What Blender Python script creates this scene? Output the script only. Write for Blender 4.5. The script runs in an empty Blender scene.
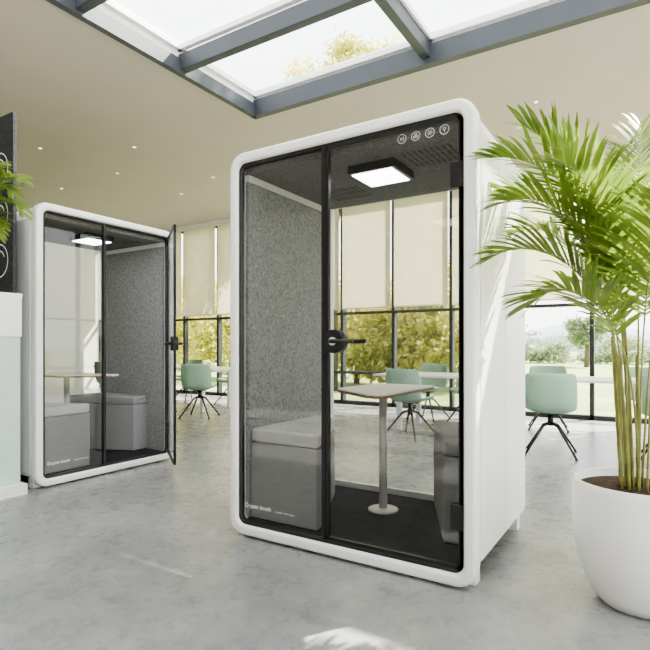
import bpy, bmesh, math, random
from mathutils import Vector, Matrix
random.seed(7)
S = bpy.context.scene
COL = S.collection

# ------------------------------------------------------------------ materials
def new_mat(name):
    m = bpy.data.materials.new(name); m.use_nodes = True
    nt = m.node_tree; nt.nodes.clear()
    out = nt.nodes.new('ShaderNodeOutputMaterial')
    return m, nt, out

def pbr(name, col, rough=0.5, metal=0.0, var=0.0, scale=8.0, bump=0.0, bscale=60.0, emit=None, estr=0.0, spec=0.5):
    m, nt, out = new_mat(name)
    b = nt.nodes.new('ShaderNodeBsdfPrincipled')
    b.inputs['Base Color'].default_value = (*col, 1)
    b.inputs['Roughness'].default_value = rough
    b.inputs['Metallic'].default_value = metal
    b.inputs['Specular IOR Level'].default_value = spec
    if emit:
        b.inputs['Emission Color'].default_value = (*emit, 1)
        b.inputs['Emission Strength'].default_value = estr
    tc = nt.nodes.new('ShaderNodeTexCoord')
    if var > 0:
        n = nt.nodes.new('ShaderNodeTexNoise'); n.inputs['Scale'].default_value = scale
        n.inputs['Detail'].default_value = 6
        nt.links.new(tc.outputs['Object'], n.inputs['Vector'])
        r = nt.nodes.new('ShaderNodeValToRGB')
        r.color_ramp.elements[0].position = 0.3; r.color_ramp.elements[1].position = 0.7
        r.color_ramp.elements[0].color = (*[c*(1-var) for c in col], 1)
        r.color_ramp.elements[1].color = (*[min(1, c*(1+var)) for c in col], 1)
        nt.links.new(n.outputs['Fac'], r.inputs['Fac'])
        nt.links.new(r.outputs['Color'], b.inputs['Base Color'])
    if bump > 0:
        n2 = nt.nodes.new('ShaderNodeTexNoise'); n2.inputs['Scale'].default_value = bscale
        nt.links.new(tc.outputs['Object'], n2.inputs['Vector'])
        bp = nt.nodes.new('ShaderNodeBump'); bp.inputs['Strength'].default_value = bump
        bp.inputs['Distance'].default_value = 0.01
        nt.links.new(n2.outputs['Fac'], bp.inputs['Height'])
        nt.links.new(bp.outputs['Normal'], b.inputs['Normal'])
    nt.links.new(b.outputs[0], out.inputs[0])
    return m

def glass_mat(name, tint, base=0.02, edge=0.5):
    m, nt, out = new_mat(name)
    t = nt.nodes.new('ShaderNodeBsdfTransparent'); t.inputs[0].default_value = (*tint, 1)
    g = nt.nodes.new('ShaderNodeBsdfGlossy'); g.inputs['Roughness'].default_value = 0.0
    g.inputs['Color'].default_value = (1, 1, 1, 1)
    lw = nt.nodes.new('ShaderNodeLayerWeight'); lw.inputs['Blend'].default_value = 0.5
    pw = nt.nodes.new('ShaderNodeMath'); pw.operation = 'POWER'; pw.inputs[1].default_value = 5.0
    nt.links.new(lw.outputs['Facing'], pw.inputs[0])
    ma = nt.nodes.new('ShaderNodeMath'); ma.operation = 'MULTIPLY_ADD'
    ma.inputs[1].default_value = edge; ma.inputs[2].default_value = base; ma.use_clamp = True
    nt.links.new(pw.outputs[0], ma.inputs[0])
    mx = nt.nodes.new('ShaderNodeMixShader')
    nt.links.new(ma.outputs[0], mx.inputs[0])
    nt.links.new(t.outputs[0], mx.inputs[1]); nt.links.new(g.outputs[0], mx.inputs[2])
    nt.links.new(mx.outputs[0], out.inputs[0])
    return m

def translucent_mat(name, col, col2, fac=0.5, scale=3.0, rough=0.5):
    m, nt, out = new_mat(name)
    tc = nt.nodes.new('ShaderNodeTexCoord')
    n = nt.nodes.new('ShaderNodeTexNoise'); n.inputs['Scale'].default_value = scale
    nt.links.new(tc.outputs['Object'], n.inputs['Vector'])
    r = nt.nodes.new('ShaderNodeValToRGB')
    r.color_ramp.elements[0].position = 0.35; r.color_ramp.elements[1].position = 0.65
    r.color_ramp.elements[0].color = (*col, 1); r.color_ramp.elements[1].color = (*col2, 1)
    nt.links.new(n.outputs['Fac'], r.inputs['Fac'])
    d = nt.nodes.new('ShaderNodeBsdfPrincipled'); d.inputs['Roughness'].default_value = rough
    t = nt.nodes.new('ShaderNodeBsdfTranslucent')
    nt.links.new(r.outputs[0], d.inputs['Base Color']); nt.links.new(r.outputs[0], t.inputs[0])
    mx = nt.nodes.new('ShaderNodeMixShader'); mx.inputs[0].default_value = fac
    nt.links.new(d.outputs[0], mx.inputs[1]); nt.links.new(t.outputs[0], mx.inputs[2])
    nt.links.new(mx.outputs[0], out.inputs[0])
    return m

def felt_mat(name, a, b_, scale=55):
    m, nt, out = new_mat(name)
    tc = nt.nodes.new('ShaderNodeTexCoord')
    n = nt.nodes.new('ShaderNodeTexNoise'); n.inputs['Scale'].default_value = scale
    n.inputs['Detail'].default_value = 8; n.inputs['Roughness'].default_value = 0.75
    n.inputs['Distortion'].default_value = 1.2
    nt.links.new(tc.outputs['Object'], n.inputs['Vector'])
    r = nt.nodes.new('ShaderNodeValToRGB')
    r.color_ramp.elements[0].position = 0.38; r.color_ramp.elements[1].position = 0.62
    r.color_ramp.elements[0].color = (*a, 1); r.color_ramp.elements[1].color = (*b_, 1)
    nt.links.new(n.outputs['Fac'], r.inputs['Fac'])
    d = nt.nodes.new('ShaderNodeBsdfPrincipled'); d.inputs['Roughness'].default_value = 0.95
    d.inputs['Specular IOR Level'].default_value = 0.15
    nt.links.new(r.outputs[0], d.inputs['Base Color'])
    bp = nt.nodes.new('ShaderNodeBump'); bp.inputs['Strength'].default_value = 0.3
    bp.inputs['Distance'].default_value = 0.004
    nt.links.new(n.outputs['Fac'], bp.inputs['Height']); nt.links.new(bp.outputs[0], d.inputs['Normal'])
    nt.links.new(d.outputs[0], out.inputs[0])
    return m

def concrete_mat():
    m, nt, out = new_mat('polished_concrete')
    tc = nt.nodes.new('ShaderNodeTexCoord')
    def noise(sc, det=8, rg=0.6, dist=0.0):
        n = nt.nodes.new('ShaderNodeTexNoise'); n.inputs['Scale'].default_value = sc
        n.inputs['Detail'].default_value = det; n.inputs['Roughness'].default_value = rg
        n.inputs['Distortion'].default_value = dist
        nt.links.new(tc.outputs['Object'], n.inputs['Vector']); return n
    n1 = noise(1.5, 12, 0.70, 0.25); n2 = noise(9, 8, 0.7, 0.3); n3 = noise(90, 4, 0.6)
    r = nt.nodes.new('ShaderNodeValToRGB')
    r.color_ramp.elements[0].position = 0.36; r.color_ramp.elements[1].position = 0.64
    r.color_ramp.elements[0].color = (0.235, 0.235, 0.235, 1); r.color_ramp.elements[1].color = (0.375, 0.37, 0.362, 1)
    nt.links.new(n1.outputs['Fac'], r.inputs['Fac'])
    r2 = nt.nodes.new('ShaderNodeValToRGB')
    r2.color_ramp.elements[0].position = 0.3; r2.color_ramp.elements[1].position = 0.7
    r2.color_ramp.elements[0].color = (0.84, 0.84, 0.84, 1); r2.color_ramp.elements[1].color = (1.0, 1.0, 1.0, 1)
    nt.links.new(n2.outputs['Fac'], r2.inputs['Fac'])
    mx = nt.nodes.new('ShaderNodeMix'); mx.data_type = 'RGBA'; mx.blend_type = 'MULTIPLY'
    mx.inputs[0].default_value = 1.0
    nt.links.new(r.outputs[0], mx.inputs[6]); nt.links.new(r2.outputs[0], mx.inputs[7])
    b = nt.nodes.new('ShaderNodeBsdfPrincipled')
    nt.links.new(mx.outputs[2], b.inputs['Base Color'])
    mr = nt.nodes.new('ShaderNodeMapRange')
    mr.inputs['To Min'].default_value = 0.20; mr.inputs['To Max'].default_value = 0.36
    nt.links.new(n2.outputs['Fac'], mr.inputs['Value']); nt.links.new(mr.outputs[0], b.inputs['Roughness'])
    b.inputs['Specular IOR Level'].default_value = 0.4
    bp = nt.nodes.new('ShaderNodeBump'); bp.inputs['Strength'].default_value = 0.05; bp.inputs['Distance'].default_value = 0.003
    nt.links.new(n3.outputs['Fac'], bp.inputs['Height']); nt.links.new(bp.outputs[0], b.inputs['Normal'])
    nt.links.new(b.outputs[0], out.inputs[0])
    return m

M_white = pbr('white_lacquer', (0.84, 0.84, 0.835), 0.32, var=0.01)
M_black = pbr('black_metal', (0.012, 0.012, 0.013), 0.35, var=0.05)
M_felt = felt_mat('grey_felt', (0.17, 0.17, 0.172), (0.46, 0.46, 0.465), 60)
M_feltd = felt_mat('dark_felt', (0.035, 0.036, 0.038), (0.085, 0.085, 0.09), 60)
M_feltc = felt_mat('ceiling_felt', (0.14, 0.14, 0.142), (0.29, 0.29, 0.29), 60)
M_slot = felt_mat('slot_shadow_felt', (0.10, 0.10, 0.10), (0.15, 0.15, 0.15), 60)
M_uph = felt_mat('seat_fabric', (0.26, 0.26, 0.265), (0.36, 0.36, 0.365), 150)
M_uphlit = felt_mat('seat_fabric_lit_top', (0.55, 0.55, 0.55), (0.66, 0.66, 0.66), 150)  # paler seat fabric: light on the seat top is put into the colour
M_carpet = felt_mat('black_carpet', (0.02, 0.02, 0.022), (0.05, 0.05, 0.053), 200)
M_floor = concrete_mat()
M_ceil = pbr('taupe_ceiling_plaster', (0.52, 0.465, 0.41), 0.9, var=0.02, scale=1.5)
M_wall = pbr('white_plaster', (0.78, 0.76, 0.73), 0.9, var=0.02, scale=2)
M_steel = pbr('slate_steel', (0.050, 0.058, 0.070), 0.5, var=0.06)
M_frame = pbr('dark_window_frame', (0.03, 0.032, 0.035), 0.45, var=0.06)
M_glass = glass_mat('booth_glass', (0.87, 0.87, 0.87), 0.03, 0.5)
M_glassclear = glass_mat('window_glass', (0.97, 0.98, 0.98), 0.02, 0.4)
M_blind = translucent_mat('roller_blind_fabric', (0.82, 0.79, 0.66), (0.86, 0.83, 0.70), 0.6, 6, 0.9)
M_mint = pbr('mint_fabric', (0.34, 0.50, 0.38), 0.8, var=0.04, bump=0.2, bscale=300)
M_mintcab = pbr('mint_panel', (0.56, 0.68, 0.60), 0.6, var=0.02)
M_steelpost = pbr('brushed_steel', (0.72, 0.72, 0.72), 0.35, 0.2, var=0.04)
M_wood = pbr('oak_edge', (0.30, 0.17, 0.09), 0.5, var=0.2, scale=30)
M_tabletop = pbr('white_laminate', (0.86, 0.85, 0.83), 0.45, var=0.01)
M_soil = pbr('soil', (0.06, 0.035, 0.02), 0.95, var=0.4, scale=60, bump=1.0, bscale=70)
M_pot = pbr('white_ceramic', (0.84, 0.84, 0.83), 0.4, var=0.01)
M_leaf = translucent_mat('palm_leaf', (0.12, 0.20, 0.032), (0.27, 0.36, 0.065), 0.4, 5, 0.4)
M_cane = pbr('palm_cane', (0.27, 0.27, 0.08), 0.5, var=0.35, scale=12)
M_tree = translucent_mat('tree_foliage', (0.50, 0.50, 0.12), (0.80, 0.72, 0.24), 0.45, 0.8, 0.6)
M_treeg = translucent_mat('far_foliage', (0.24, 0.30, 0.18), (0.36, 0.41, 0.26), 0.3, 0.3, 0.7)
M_bark = pbr('bark', (0.12, 0.09, 0.06), 0.9, var=0.3, scale=15, bump=0.5)
M_grass = pbr('grass', (0.26, 0.33, 0.12), 0.95, var=0.3, scale=0.7)
M_pave = pbr('terrace_paving', (0.55, 0.54, 0.5), 0.8, var=0.06, scale=2)
M_led = pbr('led_diffuser', (1, 1, 1), 0.5, emit=(1, 0.98, 0.95), estr=7)
M_dl = pbr('downlight_lens', (1, 1, 1), 0.5, emit=(1, 0.95, 0.9), estr=2.0)
M_print = pbr('white_print', (0.85, 0.85, 0.85), 0.5, emit=(1, 1, 1), estr=0.15)
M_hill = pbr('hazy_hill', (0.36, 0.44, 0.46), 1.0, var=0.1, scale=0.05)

# ------------------------------------------------------------------ helpers
def link(o, parent=None):
    COL.objects.link(o)
    if parent is not None: o.parent = parent
    return o

def empty(name, M=None, parent=None):
    o = bpy.data.objects.new(name, None); o.empty_display_size = 0.1
    link(o, parent)
    if M is not None: o.matrix_local = M
    return o

def mesh_obj(name, bm, mats, parent=None, M=None, smooth=False, bevel=0, seg=2, autos=True):
    me = bpy.data.meshes.new(name)
    bmesh.ops.recalc_face_normals(bm, faces=bm.faces)
    bm.to_mesh(me); bm.free()
    if not isinstance(mats, (list, tuple)): mats = [mats]
    for m in mats: me.materials.append(m)
    if smooth:
        for p in me.polygons: p.use_smooth = True
    o = bpy.data.objects.new(name, me); link(o, parent)
    if M is not None: o.matrix_local = M
    if bevel > 0:
        md = o.modifiers.new('bevel', 'BEVEL'); md.width = bevel; md.segments = seg
        md.limit_method = 'ANGLE'; md.angle_limit = math.radians(40); md.harden_normals = False
        for p in me.polygons: p.use_smooth = True
        w = o.modifiers.new('wn', 'WEIGHTED_NORMAL'); w.keep_sharp = True
    return o

def add_box(bm, x0, x1, y0, y1, z0, z1, mi=0):
    vs = [bm.verts.new(p) for p in [(x0,y0,z0),(x1,y0,z0),(x1,y1,z0),(x0,y1,z0),(x0,y0,z1),(x1,y0,z1),(x1,y1,z1),(x0,y1,z1)]]
    for f in [(0,3,2,1),(4,5,6,7),(0,1,5,4),(1,2,6,5),(2,3,7,6),(3,0,4,7)]:
        fc = bm.faces.new([vs[i] for i in f]); fc.material_index = mi

def box(name, b, mat, parent=None, M=None, bevel=0, seg=2):
    bm = bmesh.new(); add_box(bm, *b)
    return mesh_obj(name, bm, mat, parent, M, bevel=bevel, seg=seg)

def boxes(name, bl, mat, parent=None, M=None, bevel=0):
    bm = bmesh.new()
    for b in bl: add_box(bm, *b)
    return mesh_obj(name, bm, mat, parent, M, bevel=bevel)

def rrect(x0, x1, z0, z1, r, n=10):
    pts = []
    for cx, cz, a0 in [(x1-r, z1-r, 0), (x0+r, z1-r, 90), (x0+r, z0+r, 180), (x1-r, z0+r, 270)]:
        for i in range(n+1):
            a = math.radians(a0 + 90*i/n)
            pts.append((cx+r*math.cos(a), cz+r*math.sin(a)))
    return pts

def ring(name, o, i, y0, y1, mat, parent=None, M=None, bevel=0, seg=3):
    """o/i = (x0,x1,z0,z1,r) extruded between y0 and y1"""
    bm = bmesh.new()
    po, pi_ = rrect(*o), rrect(*i)
    n = len(po)
    A = [bm.verts.new((p[0], y0, p[1])) for p in po]; B = [bm.verts.new((p[0], y0, p[1])) for p in pi_]
    C = [bm.verts.new((p[0], y1, p[1])) for p in po]; D = [bm.verts.new((p[0], y1, p[1])) for p in pi_]
    for k in range(n):
        j = (k+1) % n
        bm.faces.new([A[k], A[j], B[j], B[k]]); bm.faces.new([C[k], D[k], D[j], C[j]])
        bm.faces.new([A[k], C[k], C[j], A[j]]); bm.faces.new([B[k], B[j], D[j], D[k]])
    return mesh_obj(name, bm, mat, parent, M, bevel=bevel, seg=seg, smooth=True)

def prism(name, pts, z0, z1, mat, parent=None, M=None, bevel=0, seg=3):
    bm = bmesh.new()
    a = [bm.verts.new((p[0], p[1], z0)) for p in pts]; b = [bm.verts.new((p[0], p[1], z1)) for p in pts]
    bm.faces.new(a[::-1]); bm.faces.new(b)
    for k in range(len(pts)):
        j = (k+1) % len(pts); bm.faces.new([a[k], a[j], b[j], b[k]])
    return mesh_obj(name, bm, mat, parent, M, bevel=bevel, seg=seg)

def add_tube(bm, pts, rads, n=10, mi=0, cap=True):
    pts = [Vector(p) for p in pts]
    if not isinstance(rads, (list, tuple)): rads = [rads]*len(pts)
    rings = []
    for k, p in enumerate(pts):
        t = (pts[min(k+1, len(pts)-1)] - pts[max(k-1, 0)]).normalized()
        ref = Vector((0, 0, 1)) if abs(t.z) < 0.95 else Vector((1, 0, 0))
        u = t.cross(ref).normalized(); v = t.cross(u)
        rings.append([bm.verts.new(p + rads[k]*(math.cos(2*math.pi*i/n)*u + math.sin(2*math.pi*i/n)*v)) for i in range(n)])
    for k in range(len(rings)-1):
        for i in range(n):
            j = (i+1) % n
            f = bm.faces.new([rings[k][i], rings[k][j], rings[k+1][j], rings[k+1][i]]); f.material_index = mi; f.smooth = True
    if cap:
        f = bm.faces.new(rings[0][::-1]); f.material_index = mi
        f = bm.faces.new(rings[-1]); f.material_index = mi

def tube(name, pts, rads, mat, parent=None, M=None, n=16):
    bm = bmesh.new(); add_tube(bm, pts, rads, n)
    return mesh_obj(name, bm, mat, parent, M)

def lathe(name, prof, mat, parent=None, M=None, n=48):
    bm = bmesh.new()
    rs = [[bm.verts.new((r*math.cos(2*math.pi*i/n), r*math.sin(2*math.pi*i/n), z)) for i in range(n)] for r, z in prof]
    for k in range(len(rs)-1):
        for i in range(n):
            j = (i+1) % n; bm.faces.new([rs[k][i], rs[k][j], rs[k+1][j], rs[k+1][i]])
    bm.faces.new(rs[0][::-1]); bm.faces.new(rs[-1])
    return mesh_obj(name, bm, mat, parent, M, smooth=True)

def circle_line(bm, cx, y, cz, r, w, a0=0, a1=360, n=28):
    prev = None
    for i in range(n+1):
        a = math.radians(a0+(a1-a0)*i/n)
        p = [bm.verts.new((cx+q*math.cos(a), y, cz+q*math.sin(a))) for q in (r-w/2, r+w/2)]
        if prev: bm.faces.new([prev[0], prev[1], p[1], p[0]])
        prev = p

# ------------------------------------------------------------------ room shell
X0, X1, Y0, Y1, H = -13.0, 3.6, -4.5, 9.0, 4.02
box('floor', (X0-0.2, X1+0.2, Y0-0.2, Y1+0.2, -0.12, 0), M_floor)
SX0, SX1, SY0, SY1 = -4.26, 2.6, 0.35, 5.13
boxes('ceiling', [(X0-0.2, SX0, Y0-0.2, Y1+0.2, H, H+0.3), (SX1, X1+0.2, Y0-0.2, Y1+0.2, H, H+0.3),
                  (SX0, SX1, Y0-0.2, SY0, H, H+0.3), (SX0, SX1, SY1, Y1+0.2, H, H+0.3)], M_ceil)
box('wall_left', (X0-0.2, X0, Y0, Y1, 0, H), M_wall)
box('wall_rear', (X0-0.2, X1+0.2, Y0-0.2, Y0, 0, H), M_wall)
box('baseboard_left', (X0, X0+0.02, Y0, Y1, 0, 0.1), M_white)
box('baseboard_rear', (X0, X1, Y0, Y0+0.02, 0, 0.1), M_white)

# skylight
sk = empty('window_skylight')
boxes('reveal', [(SX0, SX0+0.02, SY0, SY1, H, H+0.3), (SX1-0.02, SX1, SY0, SY1, H, H+0.3),
                 (SX0, SX1, SY0, SY0+0.02, H, H+0.3), (SX0, SX1, SY1-0.02, SY1, H, H+0.3)], M_white, sk)
bx = []
for x in (-1.98, 0.3):
    bx.append((x-0.045, x+0.045, SY0, SY1, H+0.04, H+0.20))
boxes('beam_long', bx, M_steel, sk)
by = []
for y in (1.55, 2.73, 3.91):
    by.append((SX0, SX1, y-0.045, y+0.045, H+0.0, H+0.17))
boxes('beam_cross', by, M_steel, sk, bevel=0.006)
boxes('edge_beam', [(SX0-0.02, SX0+0.05, SY0, SY1, H-0.03, H+0.12), (SX0-0.02, SX1, SY1-0.05, SY1+0.04, H-0.03, H+0.17)], M_steel, sk)
fr = []
for xa, xb in ((SX0+0.0, -1.98), (-1.98, 0.3), (0.3, SX1)):
    for ya, yb in ((SY0, 1.55), (1.55, 2.73), (2.73, 3.91), (3.91, SY1)):
        fr += [(xa+0.02, xa+0.07, ya+0.02, yb-0.02, H+0.20, H+0.25), (xb-0.07, xb-0.02, ya+0.02, yb-0.02, H+0.20, H+0.25),
               (xa+0.02, xb-0.02, ya+0.02, ya+0.07, H+0.20, H+0.25), (xa+0.02, xb-0.02, yb-0.07, yb-0.02, H+0.20, H+0.25)]
boxes('sash', fr, M_white, sk)
box('glass', (SX0+0.02, SX1-0.02, SY0+0.02, SY1-0.02, H+0.26, H+0.265), M_glassclear, sk)

# far glazed wall
def glazed_wall(name, p0, p1, h, n, parent_mats, blinds_z=None, rails=(0.62, 1.78)):
    """wall running from p0 to p1"""
    p0 = Vector(p0); p1 = Vector(p1); L = (p1-p0).length; ang = math.atan2(p1.y-p0.y, p1.x-p0.x)
    e = empty(name, Matrix.Translation((p0.x, p0.y, 0)) @ Matrix.Rotation(ang, 4, 'Z'))
    step = L/n; b = []
    for i in range(n+1):
        x = i*step
        b.append((x-0.03, x+0.03, -0.05, 0.07, 0, h))
    b.append((0, L, -0.05, 0.07, 0, 0.07)); b.append((0, L, -0.05, 0.07, h-0.12, h))
    for z in rails: b.append((0, L, -0.03, 0.05, z-0.025, z+0.025))
    boxes('frame', b, M_frame, e)
    box('pane', (0, L, 0.0, 0.01, 0.05, h-0.05), M_glassclear, e)
    if blinds_z:
        bl = []; bars = []
        for i in range(n):
            z = blinds_z
            bl.append((i*step+0.04, (i+1)*step-0.04, -0.10, -0.097, z, h-0.08))
            bars.append((i*step+0.04, (i+1)*step-0.04, -0.107, -0.09, z-0.025, z))
        boxes('roller_blind', bl, M_blind, e)
        boxes('blind_bar', bars, M_white, e)
        boxes('blind_cassette', [(0.02, L-0.02, -0.14, -0.06, h-0.1, h)], M_white, e)
    return e
glazed_wall('window_1', (X0, Y1+0.05), (X1, Y1+0.05), H, 15, None, 1.88)
glazed_wall('added_side_window', (X1+0.05, Y1), (X1+0.05, Y0), H, 10, None)  # unseen right wall, its glazing added to let in more daylight

# downlights
k = 0
for (x, y) in [(-7.6, 4.3), (-7.6, 5.6), (-6.4, 5.0), (-6.4, 6.6), (-7.6, 7.0), (-9.2, 5.6), (-4.8, 6.6), (-1.2, 6.6)]:
    d = lathe('downlight' if k == 0 else 'downlight.%03d' % k, [(0.032, H-0.006), (0.032, H-0.001)], M_white, n=20)
    d.location = (x, y, 0)
    l2 = lathe('lamp_lens', [(0.020, H-0.009), (0.020, H-0.0065)], M_dl, d, n=16)
    k += 1

# ------------------------------------------------------------------ booth
W, D, HB = 1.48, 1.10, 2.255
ZB = 0.012
def booth(idx, M, Wd=W, open_deg=0.0):
    sfx = '' if idx == 0 else '.%03d' % idx
    e = empty('acoustic_booth' + sfx, M)
    w = Wd; zt = ZB + HB; t = 0.06
    zc = zt-0.105   # underside of booth ceiling
    ring('front_frame', (0, w, ZB, zt, 0.10), (t, w-t, ZB+t, zt-t, 0.05), 0.0, 0.085, M_white, e, bevel=0.018, seg=4)
    ring('shell', (0.014, w-0.014, 0.06, zt-0.02, 0.085), (0.05, w-0.05, 0.075, zt-0.055, 0.05), 0.08, D-0.05, M_white, e)
    ring('back_frame', (0.006, w-0.006, 0.05, zt-0.012, 0.09), (t+0.012, w-t-0.012, 0.11, zt-t-0.035, 0.03), D-0.06, D, M_white, e, bevel=0.012)
    sl = []
    for xs in ((0.002, 0.016), (w-0.016, w-0.002)):
        for (ya, yb) in ((0.095, 0.555), (0.562, D-0.07)):
            sl.append((xs[0], xs[1], ya, yb, 0.12, zt-0.13))
    boxes('side_cladding', sl, M_white, e, bevel=0.002)
    ft = []
    for xx in (0.03, w-0.09):
        for yy in (0.1, D-0.13): ft.append((xx, xx+0.06, yy, yy+0.07, 0.0, 0.075))
    boxes('feet', ft, M_white, e)
    box('lining_left', (0.05, 0.075, 0.09, D-0.06, 0.075, zc-0.035), M_felt, e)
    box('lining_right', (w-0.075, w-0.05, 0.09, D-0.06, 0.075, zc-0.035), M_felt, e)
    boxes('lining_trim', [(0.05, 0.079, 0.09, D-0.06, zc-0.04, zc), (w-0.079, w-0.05, 0.09, D-0.06, zc-0.04, zc),
                          (0.05, 0.085, D-0.085, D-0.055, 0.08, zc), (w-0.085, w-0.05, D-0.085, D-0.055, 0.08, zc),
                          (0.05, w-0.05, D-0.085, D-0.055, 0.085, 0.125)], M_white, e)
    box('lining_ceiling', (0.05, w-0.05, 0.085, D-0.06, zc, zc+0.045), M_feltc, e)
    gr = []
    for g in range(9):
        for h in range(3):
            gr.append((w-0.48+g*0.032, w-0.48+g*0.032+0.014, 0.25+h*0.09, 0.25+h*0.09+0.07, zc-0.002, zc+0.003))
            gr.append((0.25+g*0.032, 0.25+g*0.032+0.014, 0.62+h*0.09, 0.62+h*0.09+0.07, zc-0.002, zc+0.003))
    boxes('vent_slots', gr, M_slot, e)
    box('carpet', (0.05, w-0.05, 0.07, D-0.05, 0.055, 0.085), M_carpet, e)
    box('back_glass', (0.06, w-0.06, D-0.04, D-0.032, 0.1, zt-0.09), M_glassclear, e)
    # front glazing
    mx = 0.67 * w/W
    g0, g1 = t-0.006, w-t+0.006
    z0, z1 = ZB+t-0.006, zt-t+0.006
    ring('gasket', (g0, g1, z0, z1, 0.055), (g0+0.024, g1-0.024, z0+0.024, z1-0.024, 0.035), 0.02, 0.05, M_black, e)
    box('fixed_glass', (g0+0.01, mx-0.005, 0.028, 0.036, z0+0.015, z1-0.015), M_glass, e)
    box('mullion', (mx-0.026, mx-0.003, 0.018, 0.05, z0+0.01, z1-0.01), M_black, e)
    # door, hinged on the right
    hx = g1-0.012
    dr = empty('door', Matrix.Translation((hx, 0.03, 0)) @ Matrix.Rotation(math.radians(open_deg), 4, 'Z'), e)
    dl = -(hx-mx)
    box('door_glass', (dl, -0.005, -0.004, 0.005, z0+0.03, z1-0.03), M_glass, dr)
    boxes('door_edge', [(dl, dl+0.018, -0.01, 0.012, z0+0.025, z1-0.025), (-0.02, 0, -0.01, 0.012, z0+0.025, z1-0.025),
                        (dl, 0, -0.01, 0.012, z0+0.025, z0+0.042), (dl, 0, -0.01, 0.012, z1-0.042, z1-0.025)], M_black, dr)
    hz = 1.15
    Rx = Matrix.Rotation(math.radians(90), 4, 'X')
    tube('lock_rose', [(dl+0.055, -0.03, hz), (dl+0.055, 0.03, hz)], 0.062, M_black, dr, n=40)
    tube('lock_cylinder', [(dl+0.055, -0.036, hz), (dl+0.055, -0.029, hz)], 0.022, M_steelpost, dr, n=24)
    tube('lever', [(dl+0.06, -0.03, hz), (dl+0.06, -0.065, hz), (dl+0.075, -0.07, hz), (dl+0.20, -0.07, hz)], 0.011, M_black, dr)
    tube('lever_inner', [(dl+0.06, 0.03, hz), (dl+0.06, 0.065, hz), (dl+0.075, 0.07, hz), (dl+0.20, 0.07, hz)], 0.011, M_black, dr)
    boxes('hinge', [(-0.06, 0.0, -0.012, 0.016, 1.86, 1.98), (-0.06, 0.0, -0.012, 0.016, 0.27, 0.39)], M_black, dr, bevel=0.004)
    bm = bmesh.new()
    for i in range(4):
        cx = -0.305+i*0.072; cz = zt-0.125; y = -0.0055
        circle_line(bm, cx, y, cz, 0.022, 0.002)
        if i == 0:
            circle_line(bm, cx, y, cz, 0.010, 0.002, -60, 60, 10); circle_line(bm, cx-0.004, y, cz, 0.004, 0.002)
        elif i == 1:
            for a in (0, 120, 240):
                circle_line(bm, cx+0.008*math.cos(math.radians(a+90)), y, cz+0.008*math.sin(math.radians(a+90)), 0.005, 0.002)
        elif i == 2:
            for a in range(0, 360, 60):
                c, s = math.cos(math.radians(a)), math.sin(math.radians(a))
                v = [bm.verts.new((cx+r*c-o*s, y, cz+r*s+o*c)) for r, o in ((0.006, -0.001), (0.014, -0.001), (0.014, 0.001), (0.006, 0.001))]
                bm.faces.new(v)
            circle_line(bm, cx, y, cz, 0.004, 0.0015)
        else:
            circle_line(bm, cx, y, cz+0.004, 0.006, 0.002)
            v = [bm.verts.new(p) for p in ((cx-0.001, y, cz-0.014), (cx+0.001, y, cz-0.014), (cx+0.001, y, cz-0.002), (cx-0.001, y, cz-0.002))]
            bm.faces.new(v)
    mesh_obj('pictograms', bm, M_print, dr)
    for (txt, x, sz) in (('quiet booth', 0.135, 0.034), ('acoustic work space', 0.33, 0.016)):
        cu = bpy.data.curves.new('lettering', 'FONT'); cu.body = txt; cu.size = sz
        cu.materials.append(M_print)
        o = bpy.data.objects.new('lettering', cu); link(o, e)
        o.matrix_local = Matrix.Translation((x, 0.0265, 0.175)) @ Rx
    bm = bmesh.new(); circle_line(bm, 0.115, 0.0265, 0.187, 0.011, 0.004)
    mesh_obj('emblem', bm, M_print, e)

    # ---- contents as their own objects
    def name(n): return n + sfx
    s = w/W
    lp = empty(name('ceiling_light_panel'), M)
    box('housing', (0.66*s, 0.95*s, 0.27, 0.56, zc-0.050, zc-0.0005), M_black, lp, bevel=0.005)
    box('diffuser', (0.68*s, 0.93*s, 0.29, 0.54, zc-0.055, zc-0.048), M_led, lp)
    tb = empty(name('pedestal_table'), M)
    tz = 0.865
    pts = [(0.90, 0.15), (0.94, 0.19), (0.94, 0.94), (0.90, 0.98), (0.58, 0.98), (0.51, 0.92), (0.49, 0.48), (0.52, 0.40), (0.84, 0.16)]
    pts = [(p[0]*s, p[1]) for p in pts]
    prism('top', pts, tz-0.008, tz, M_tabletop, tb)
    prism('edge', pts, tz-0.022, tz-0.0075, M_wood, tb)
    tube('post', [(0.70*s, 0.66, 0.10), (0.70*s, 0.66, tz-0.022)], 0.026, M_steelpost, tb, n=24)
    b2 = lathe('base', [(0.095, 0.086), (0.095, 0.094), (0.085, 0.099), (0.03, 0.101)], M_steelpost, tb)
    b2.location = (0.70*s, 0.66, 0)
    zs = 0.63
    base = [(0.085, 0.10), (0.56, 0.10), (0.56, 0.14), (0.26, 0.80), (0.085, 0.80)]
    o1 = empty(('ottoman' if idx == 0 else 'ottoman.%03d' % (idx*2)), M)
    p1 = [(p[0]*s, p[1]) for p in base]
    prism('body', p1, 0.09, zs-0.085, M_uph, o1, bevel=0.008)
    prism('cushion', p1, zs-0.083, zs, M_uphlit, o1, bevel=0.018)
    o2 = empty('ottoman.%03d' % (idx*2+1), M)
    p2 = [((W-p[0])*s, D-p[1]+0.01) for p in base]
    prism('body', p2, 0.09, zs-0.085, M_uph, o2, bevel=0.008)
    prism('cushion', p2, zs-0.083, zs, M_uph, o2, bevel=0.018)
    return e

booth(0, Matrix.Translation((-2.165, 2.37, 0)))
booth(1, Matrix.Translation((-4.08, 2.28, 0)) @ Matrix.Rotation(math.radians(90), 4, 'Z'), Wd=1.39, open_deg=54)

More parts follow.
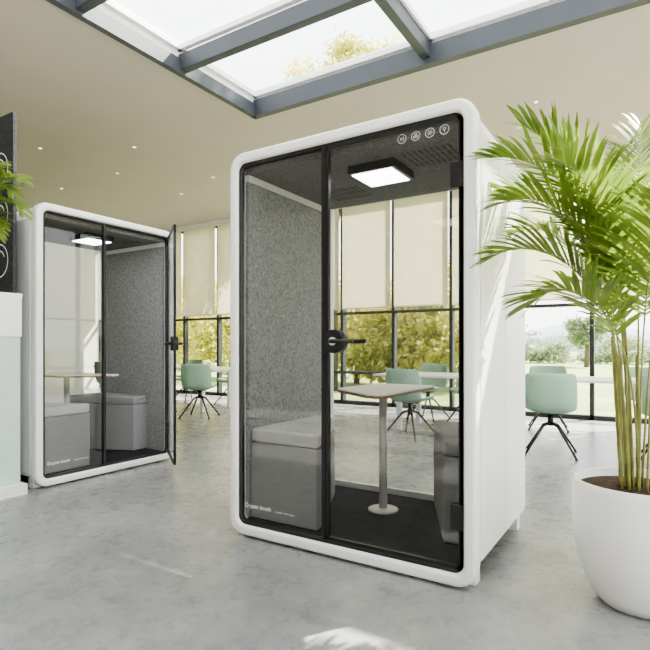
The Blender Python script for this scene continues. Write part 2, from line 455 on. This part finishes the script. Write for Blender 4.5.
# white screen wall seen behind the second booth
box('wall_partition', (-7.2, -7.0, 0.2, 4.6, 0, 2.6), M_wall)

# ------------------------------------------------------------------ cabinet + panel on the left
cab = empty('storage_cabinet')
box('carcass', (-6.2, -4.14, 1.0, 2.19, 0.08, 1.50), M_mintcab, cab, bevel=0.004)
box('top', (-6.2, -4.13, 0.99, 2.20, 1.50, 1.53), M_white, cab)
boxes('side_band', [(-4.14, -4.13, 1.0, 2.195, 1.2, 1.50)], M_white, cab)
box('plinth', (-6.2, -4.06, 0.98, 2.20, 0, 0.08), M_white, cab)
pn = empty('felt_display_panel')
box('panel', (-6.2, -4.20, 2.165, 2.195, 1.531, 2.94), M_feltd, pn, bevel=0.004)
bm = bmesh.new()
for cz in (1.80, 2.16, 2.52):
    circle_line(bm, -4.40, 2.162, cz, 0.13, 0.008)
    circle_line(bm, -4.40, 2.162, cz, 0.08, 0.008, 20, 200)
mesh_obj('emblem', bm, M_print, pn)

# ------------------------------------------------------------------ chairs
def chair(idx, x, y, rot):
    M = Matrix.Translation((x, y, 0)) @ Matrix.Rotation(math.radians(rot), 4, 'Z')
    e = empty('office_chair' if idx == 0 else 'office_chair.%03d' % idx, M)
    prof = [(0.23, 0.445), (0.20, 0.462), (0.10, 0.455), (-0.05, 0.445), (-0.15, 0.452), (-0.205, 0.49), (-0.235, 0.56), (-0.25, 0.66), (-0.262, 0.76), (-0.27, 0.86)]
    wid = [0.20, 0.22, 0.235, 0.24, 0.245, 0.25, 0.25, 0.25, 0.245, 0.235]
    bm = bmesh.new(); rows = []
    nu = 12
    for k, (py, pz) in enumerate(prof):
        row = []
        for i in range(nu+1):
            u = -1+2*i/nu
            a = abs(u)**3
            up = 0.05*a if k < 5 else 0.0
            fw = 0.10*a if k >= 5 else 0.0
            if k == 5: up = 0.03*a
            row.append(bm.verts.new((u*wid[k], py+fw, pz+up)))
        rows.append(row)
    for k in range(len(rows)-1):
        for i in range(nu):
            bm.faces.new([rows[k][i], rows[k][i+1], rows[k+1][i+1], rows[k+1][i]])
    o = mesh_obj('shell', bm, M_mint, e, smooth=True)
    md = o.modifiers.new('s', 'SOLIDIFY'); md.thickness = 0.035; md.offset = 0
    b = o.modifiers.new('b', 'SUBSURF'); b.levels = 1; b.render_levels = 2
    bm = bmesh.new()
    add_tube(bm, [(0, 0, 0.30), (0, 0, 0.43)], 0.03)
    add_tube(bm, [(0, 0, 0.42), (0, 0, 0.435)], 0.11, 20)
    for a in (45, 135, 225, 315):
        c, s = math.cos(math.radians(a)), math.sin(math.radians(a))
        add_tube(bm, [(0.01*c, 0.01*s, 0.33), (0.10*c, 0.10*s, 0.30), (0.34*c, 0.34*s, 0.012)], [0.014, 0.014, 0.010], 10)
        add_tube(bm, [(0.34*c, 0.34*s, 0.0), (0.34*c, 0.34*s, 0.014)], 0.016, 10)
    mesh_obj('spider_base', bm, M_black, e)

def conf_table(idx, x0, x1, y0, y1):
    e = empty('conference_table' if idx == 0 else 'conference_table.%03d' % idx)
    box('top', (x0, x1, y0, y1, 0.72, 0.75), M_tabletop, e, bevel=0.004)
    for j, xx in enumerate((x0+0.35, x1-0.35)):
        boxes('trestle_%d' % (j+1), [(xx-0.03, xx+0.03, y0+0.08, y0+0.14, 0, 0.72), (xx-0.03, xx+0.03, y1-0.14, y1-0.08, 0, 0.72),
                                     (xx-0.03, xx+0.03, y0+0.08, y1-0.08, 0.67, 0.72)], M_white, e)
conf_table(0, -3.3, 0.4, 6.5, 7.4)
conf_table(1, -9.6, -6.3, 6.5, 7.4)
ch = [(-0.93, 5.92, 8), (-2.60, 6.15, -12), (-2.35, 7.75, 175), (-1.25, 7.75, 190), (-6.2, 6.1, 25), (-7.3, 6.15, -5), (-8.5, 6.15, 5),
      (-7.0, 7.75, 180), (-8.2, 7.75, 170), (0.1, 6.1, 0), (-0.1, 7.8, 180), (-3.0, 7.8, 170)]
for i, c in enumerate(ch): chair(i, *c)

# ------------------------------------------------------------------ palms
def add_frond(bm, base, az, L, e0, e1, bare=0.45, ll=0.26, rr=0.007, power=1.6, nl=38, rnd=random, lean=0.0):
    az = math.radians(az); h = Vector((math.cos(az), math.sin(az), 0)); side = Vector((-math.sin(az), math.cos(az), 0))
    N = 28; p = Vector(base); pts = [p.copy()]; dirs = []
    for k in range(N):
        s = (k+0.5)/N
        e = math.radians(e0+(e1-e0)*s**power)
        d = h*math.cos(e)+Vector((0, 0, 1))*math.sin(e)
        dirs.append(d); p = p + d*(L/N); pts.append(p.copy())
    dirs.append(dirs[-1])
    add_tube(bm, pts, [rr*(1.15-0.95*k/N) for k in range(N+1)], 6, mi=1)
    for j in range(nl):
        s = bare+(1-bare)*(j+0.5)/nl
        f = s*N; k = min(int(f), N-1); q = pts[k].lerp(pts[k+1], f-k); d = dirs[k]
        up = side.cross(d).normalized()
        if up.z < 0: up = -up
        t = (s-bare)/(1-bare)
        le = ll*(0.55+1.0*math.sin(math.pi*min(1, t*0.85+0.12)))*0.75*(1+rnd.uniform(-0.12, 0.12))
        for sg in (-1, 1):
            ang = math.radians(56-30*t+rnd.uniform(-7, 7))
            out = (side*sg*math.sin(ang)+d*math.cos(ang)+up*rnd.uniform(0.1, 0.4)).normalized()
            wv = d.cross(out).normalized().cross(out).normalized()
            M_ = 5; wmax = 0.0055+0.0018*rnd.random(); pr = None; pp = q.copy()
            for m in range(M_+1):
                u = m/M_
                wd = wmax*(0.35+1.3*math.sin(math.pi*(0.12+0.80*u)))*0.8 if m < M_ else 0.0006
                a = bm.verts.new(pp-wv*wd); b = bm.verts.new(pp+wv*wd)
                if pr:
                    fc = bm.faces.new([pr[0], pr[1], b, a]); fc.material_index = 0; fc.smooth = True
                pr = (a, b)
                dd = (out+Vector((0, 0, -1))*(0.55*u*u+0.08)).normalized()
                pp = pp+dd*(le/M_)

def palm(name, loc, pot_prof, soil_r, soil_z, fronds, spread=0.07, seed=3, ll=0.26, rr=0.007):
    rnd = random.Random(seed)
    e = empty(name, Matrix.Translation(loc))
    lathe('pot', pot_prof, M_pot, e, n=64)
    bm = bmesh.new()
    n = 40; c = bm.verts.new((0, 0, soil_z+0.01)); rings = []
    for r in (0.33, 0.66, 1.0):
        rings.append([bm.verts.new((soil_r*r*math.cos(2*math.pi*i/n), soil_r*r*math.sin(2*math.pi*i/n), soil_z+rnd.uniform(-0.006, 0.01)*(r < 1))) for i in range(n)])
    for i in range(n):
        j = (i+1) % n; bm.faces.new([c, rings[0][i], rings[0][j]])
        for k in range(2): bm.faces.new([rings[k][i], rings[k+1][i], rings[k+1][j], rings[k][j]])
    mesh_obj('soil', bm, M_soil, e, smooth=True)
    bm = bmesh.new()
    for i, f in enumerate(fronds):
        a = math.radians(f[0]+rnd.uniform(-40, 40)); r = spread*rnd.uniform(0.3, 1)
        add_frond(bm, (r*math.cos(a), r*math.sin(a), soil_z-0.01), f[0], f[1], f[2], f[3], bare=f[4], ll=ll, rr=rr, power=f[5] if len(f) > 5 else 2.0, rnd=rnd)
    mesh_obj('fronds', bm, [M_leaf, M_cane], e)
    bm = bmesh.new()
    for i in range(4):
        a = rnd.uniform(0, 6.28); r = spread*rnd.uniform(0.4, 1.0)
        x, y = r*math.cos(a), r*math.sin(a); lx, ly = 0.5*x, 0.5*y
        hh = rnd.uniform(0.5, 0.85)*(1 if ll > 0.2 else 0.3)
        pts = []; rads = []
        for k in range(13):
            t = k/12; pts.append((x+lx*t, y+ly*t, soil_z-0.01+hh*t)); rads.append(rr*(1.8 if k % 2 else 1.5)*(1-0.3*t))
        add_tube(bm, pts, rads, 8)
    mesh_obj('canes', bm, M_cane, e)
    return e

# azimuths in degrees, seen from the entrance: 212 = to the left, 32 = to the right
LFT = 212
fronds = []
for az, L, e0, e1, bare, pw in [
    (LFT, 1.76, 88, -8, 0.56, 3.4), (LFT-10, 1.42, 87, -35, 0.56, 3.2), (LFT+14, 1.20, 87, -45, 0.58, 3.0),
    (LFT+35, 1.62, 87, -5, 0.56, 3.2), (LFT-30, 1.66, 87, 0, 0.56, 3.2), (LFT-5, 1.78, 88, 28, 0.55, 3.2),
    (LFT+70, 1.4, 86, -10, 0.55, 3.0), (LFT-60, 1.6, 86, -15, 0.55, 3.0), (LFT+5, 1.60, 88, -25, 0.56, 3.4),
    (32, 1.85, 86, 20, 0.5, 2.8), (10, 1.7, 85, -10, 0.5, 2.6), (60, 1.75, 85, 10, 0.5, 2.6),
    (122, 1.8, 87, 30, 0.5, 2.8), (-58, 1.5, 87, 15, 0.55, 2.8), (150, 1.7, 87, 15, 0.52, 2.8), (-20, 1.55, 86, -10, 0.5, 2.6),
    (90, 1.85, 87, 50, 0.5, 2.8), (200, 1.72, 88, 45, 0.55, 2.8), (20, 1.35, 85, -40, 0.5, 2.5)]:
    fronds.append((az, L, e0, e1, bare, pw))
potp = [(0.13, 0.0), (0.165, 0.006), (0.20, 0.05), (0.245, 0.16), (0.270, 0.28), (0.276, 0.39), (0.27, 0.50), (0.267, 0.532), (0.26, 0.536), (0.252, 0.53), (0.25, 0.47), (0.0005, 0.465)]
palm('potted_palm', (-0.055, 2.69, 0), potp, 0.2515, 0.495, fronds, 0.085, 3, ll=0.24, rr=0.0055)
fr2 = [(a, L, 76, e1, 0.32, 1.5) for a, L, e1 in [(5, 1.10, -35), (-10, 1.05, -30), (10, 0.95, -55), (90, 0.38, 60), (-5, 1.10, -22), (-40, 0.9, 0), (-90, 0.8, -30), (190, 0.8, 0), (240, 0.8, -20), (0, 0.85, -80), (2, 1.05, -45), (-15, 1.12, -45)]]
palm('potted_palm.001', (-4.36, 1.84, 1.531), [(r*0.55, z*0.4) for r, z in potp], 0.138, 0.198, fr2, 0.03, 5, ll=0.17, rr=0.004)

# ------------------------------------------------------------------ outside
box('ground', (-150, 150, Y1+0.25, 200, -0.5, -0.06), M_grass)
box('ground_rear', (-150, 150, -100, Y1+0.25, -0.5, -0.3), M_pave)

def tree(name, loc, blobs, nleaf, size, trunk, mat, seed=1):
    rnd = random.Random(seed)
    e = empty(name, Matrix.Translation(loc))
    bm = bmesh.new()
    tot = sum(b[3]**2 for b in blobs)
    for (cx, cy, cz, r) in blobs:
        nc = max(6, int(14*r))
        cl = []
        for _ in range(nc):
            v = Vector((rnd.gauss(0, 1), rnd.gauss(0, 1), rnd.gauss(0, 1))).normalized()*r*rnd.uniform(0.35, 0.95)
            cl.append(Vector((cx, cy, cz))+Vector((v.x, v.y, v.z*0.8)))
        for i in range(int(nleaf*r*r/tot)):
            c = rnd.choice(cl)
            p = c+Vector((rnd.gauss(0, 1), rnd.gauss(0, 1), rnd.gauss(0, 0.8)))*r*0.2
            if p.z < 0.05: p.z = 0.05+rnd.random()*0.4
            a = Vector((rnd.gauss(0, 1), rnd.gauss(0, 1), rnd.gauss(0, 1))).normalized()
            b = a.cross(Vector((rnd.gauss(0, 1), rnd.gauss(0, 1), rnd.gauss(0, 1)))).normalized()
            s = size*rnd.uniform(0.6, 1.3)
            bm.faces.new([bm.verts.new(p-a*s), bm.verts.new(p-b*s*0.45), bm.verts.new(p+a*s), bm.verts.new(p+b*s*0.45)])
    me = bpy.data.meshes.new('foliage'); bm.to_mesh(me); bm.free(); me.materials.append(mat)
    o = bpy.data.objects.new('foliage', me); link(o, e)
    if trunk:
        bm = bmesh.new()
        top = max(b[2] for b in blobs)
        add_tube(bm, [(0, 0, -0.06), (0.05, 0, top*0.5), (0, 0.05, top)], [trunk, trunk*0.7, trunk*0.2], 10)
        for (cx, cy, cz, r) in blobs:
            add_tube(bm, [(0.02, 0, cz*0.55), (cx*0.5, cy*0.5, cz*0.82), (cx, cy, cz)], [trunk*0.5, trunk*0.3, trunk*0.08], 6)
        mesh_obj('trunk', bm, M_bark, e)
    return e
tall = [(0, 0, 8.0, 1.2), (1.3, 0.2, 7.6, 0.9), (-1.3, 0, 7.3, 1.0), (0.4, 0.5, 8.8, 0.9), (0.2, -0.5, 6.8, 1.1), (-0.8, 0.2, 8.2, 0.6), (0.9, 0, 8.5, 0.6), (-2.1, 0, 7.7, 0.7), (1.9, 0, 8.2, 0.7)]
tree('garden_tree', (-7.4, 12.2, 0), tall, 21000, 0.08, 0.14, M_tree, 1)
low = [(0, 0, 1.0, 1.4), (1.1, 0, 1.6, 1.1), (-1.1, 0.2, 1.4, 1.2), (0, 0.3, 2.6, 1.2)]
k = 1
for (x, y, s) in [(-5.2, 14.5, 1.0), (-6.6, 14.3, 0.9), (-8.2, 15.0, 1.1), (-10.6, 14.6, 1.0), (-13.4, 14.8, 1.1), (-16.5, 14.8, 1.2), (-20, 16, 1.4)]:
    bl = [(a*s, b*s, c*s, r*s) for a, b, c, r in low]
    tree('shade_tree.%03d' % k, (x, y, 0), bl, 8000, 0.10, 0.10, M_tree, 10+k); k += 1
far = [(x*2.2+random.uniform(-0.5, 0.5), random.uniform(-1, 1), 0.5+random.uniform(0, 0.8), 1.5) for x in range(-10, 11)]
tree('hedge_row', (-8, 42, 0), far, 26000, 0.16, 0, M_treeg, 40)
tree('shade_tree.%03d' % k, (-3.4, 34, 0), [(0, 0, 1.8, 1.0), (0.5, 0, 2.4, 0.7), (-0.5, 0, 2.3, 0.7)], 4000, 0.12, 0.15, M_treeg, 50); k += 1
# unseen tree, added to shade and dapple the sun through the roof light
tree('shade_tree.%03d' % k, (2.1, 11.4, 0), [(-0.3, -0.2, 12.4, 1.3), (-1.2, -0.8, 11.6, 1.1), (0.9, -0.1, 12.0, 1.0), (0, -1.1, 13.4, 1.0), (-1.9, 0.0, 12.6, 0.9), (0.2, 0.2, 10.8, 1.0)], 9000, 0.09, 0.2, M_tree, 77)
# distant hills
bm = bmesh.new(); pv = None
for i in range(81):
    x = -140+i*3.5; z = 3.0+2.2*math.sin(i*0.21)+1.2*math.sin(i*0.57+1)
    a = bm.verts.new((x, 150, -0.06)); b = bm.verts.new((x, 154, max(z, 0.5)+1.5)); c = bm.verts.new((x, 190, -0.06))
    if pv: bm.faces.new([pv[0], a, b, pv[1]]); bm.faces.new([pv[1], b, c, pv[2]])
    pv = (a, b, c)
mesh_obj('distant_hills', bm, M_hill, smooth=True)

# ------------------------------------------------------------------ light
w = bpy.data.worlds.new('World'); S.world = w; w.use_nodes = True
nt = w.node_tree; nt.nodes.clear()
out = nt.nodes.new('ShaderNodeOutputWorld'); bg = nt.nodes.new('ShaderNodeBackground')
tc = nt.nodes.new('ShaderNodeTexCoord'); sp = nt.nodes.new('ShaderNodeSeparateXYZ')
nt.links.new(tc.outputs['Generated'], sp.inputs[0])
r = nt.nodes.new('ShaderNodeValToRGB')
r.color_ramp.elements[0].position = 0.0; r.color_ramp.elements[0].color = (1.0, 0.98, 0.95, 1)
r.color_ramp.elements[1].position = 0.6; r.color_ramp.elements[1].color = (0.94, 0.97, 1.0, 1)
nt.links.new(sp.outputs['Z'], r.inputs[0]); nt.links.new(r.outputs[0], bg.inputs[0])
bg.inputs[1].default_value = 3.4
nt.links.new(bg.outputs[0], out.inputs[0])
sun = bpy.data.lights.new('sun', 'SUN'); sun.energy = 20; sun.angle = math.radians(0.6); sun.color = (1, 0.94, 0.85)
so = bpy.data.objects.new('sun', sun); link(so)
so.rotation_euler = Vector((0.50, 0.76, 1.0)).to_track_quat('Z', 'Y').to_euler()

# ------------------------------------------------------------------ camera
cam = bpy.data.cameras.new('camera'); co = bpy.data.objects.new('camera', cam); link(co)
cam.sensor_width = 36; cam.lens = 36*527/650; cam.shift_y = 22/650
cam.clip_end = 500
co.location = (0, 0, 1.12); co.rotation_euler = (math.radians(90), 0, math.radians(32.1))
S.camera = co
S.view_settings.view_transform = 'AgX'
try: S.view_settings.look = 'AgX - Medium High Contrast'
except Exception: pass
S.view_settings.exposure = 0.42
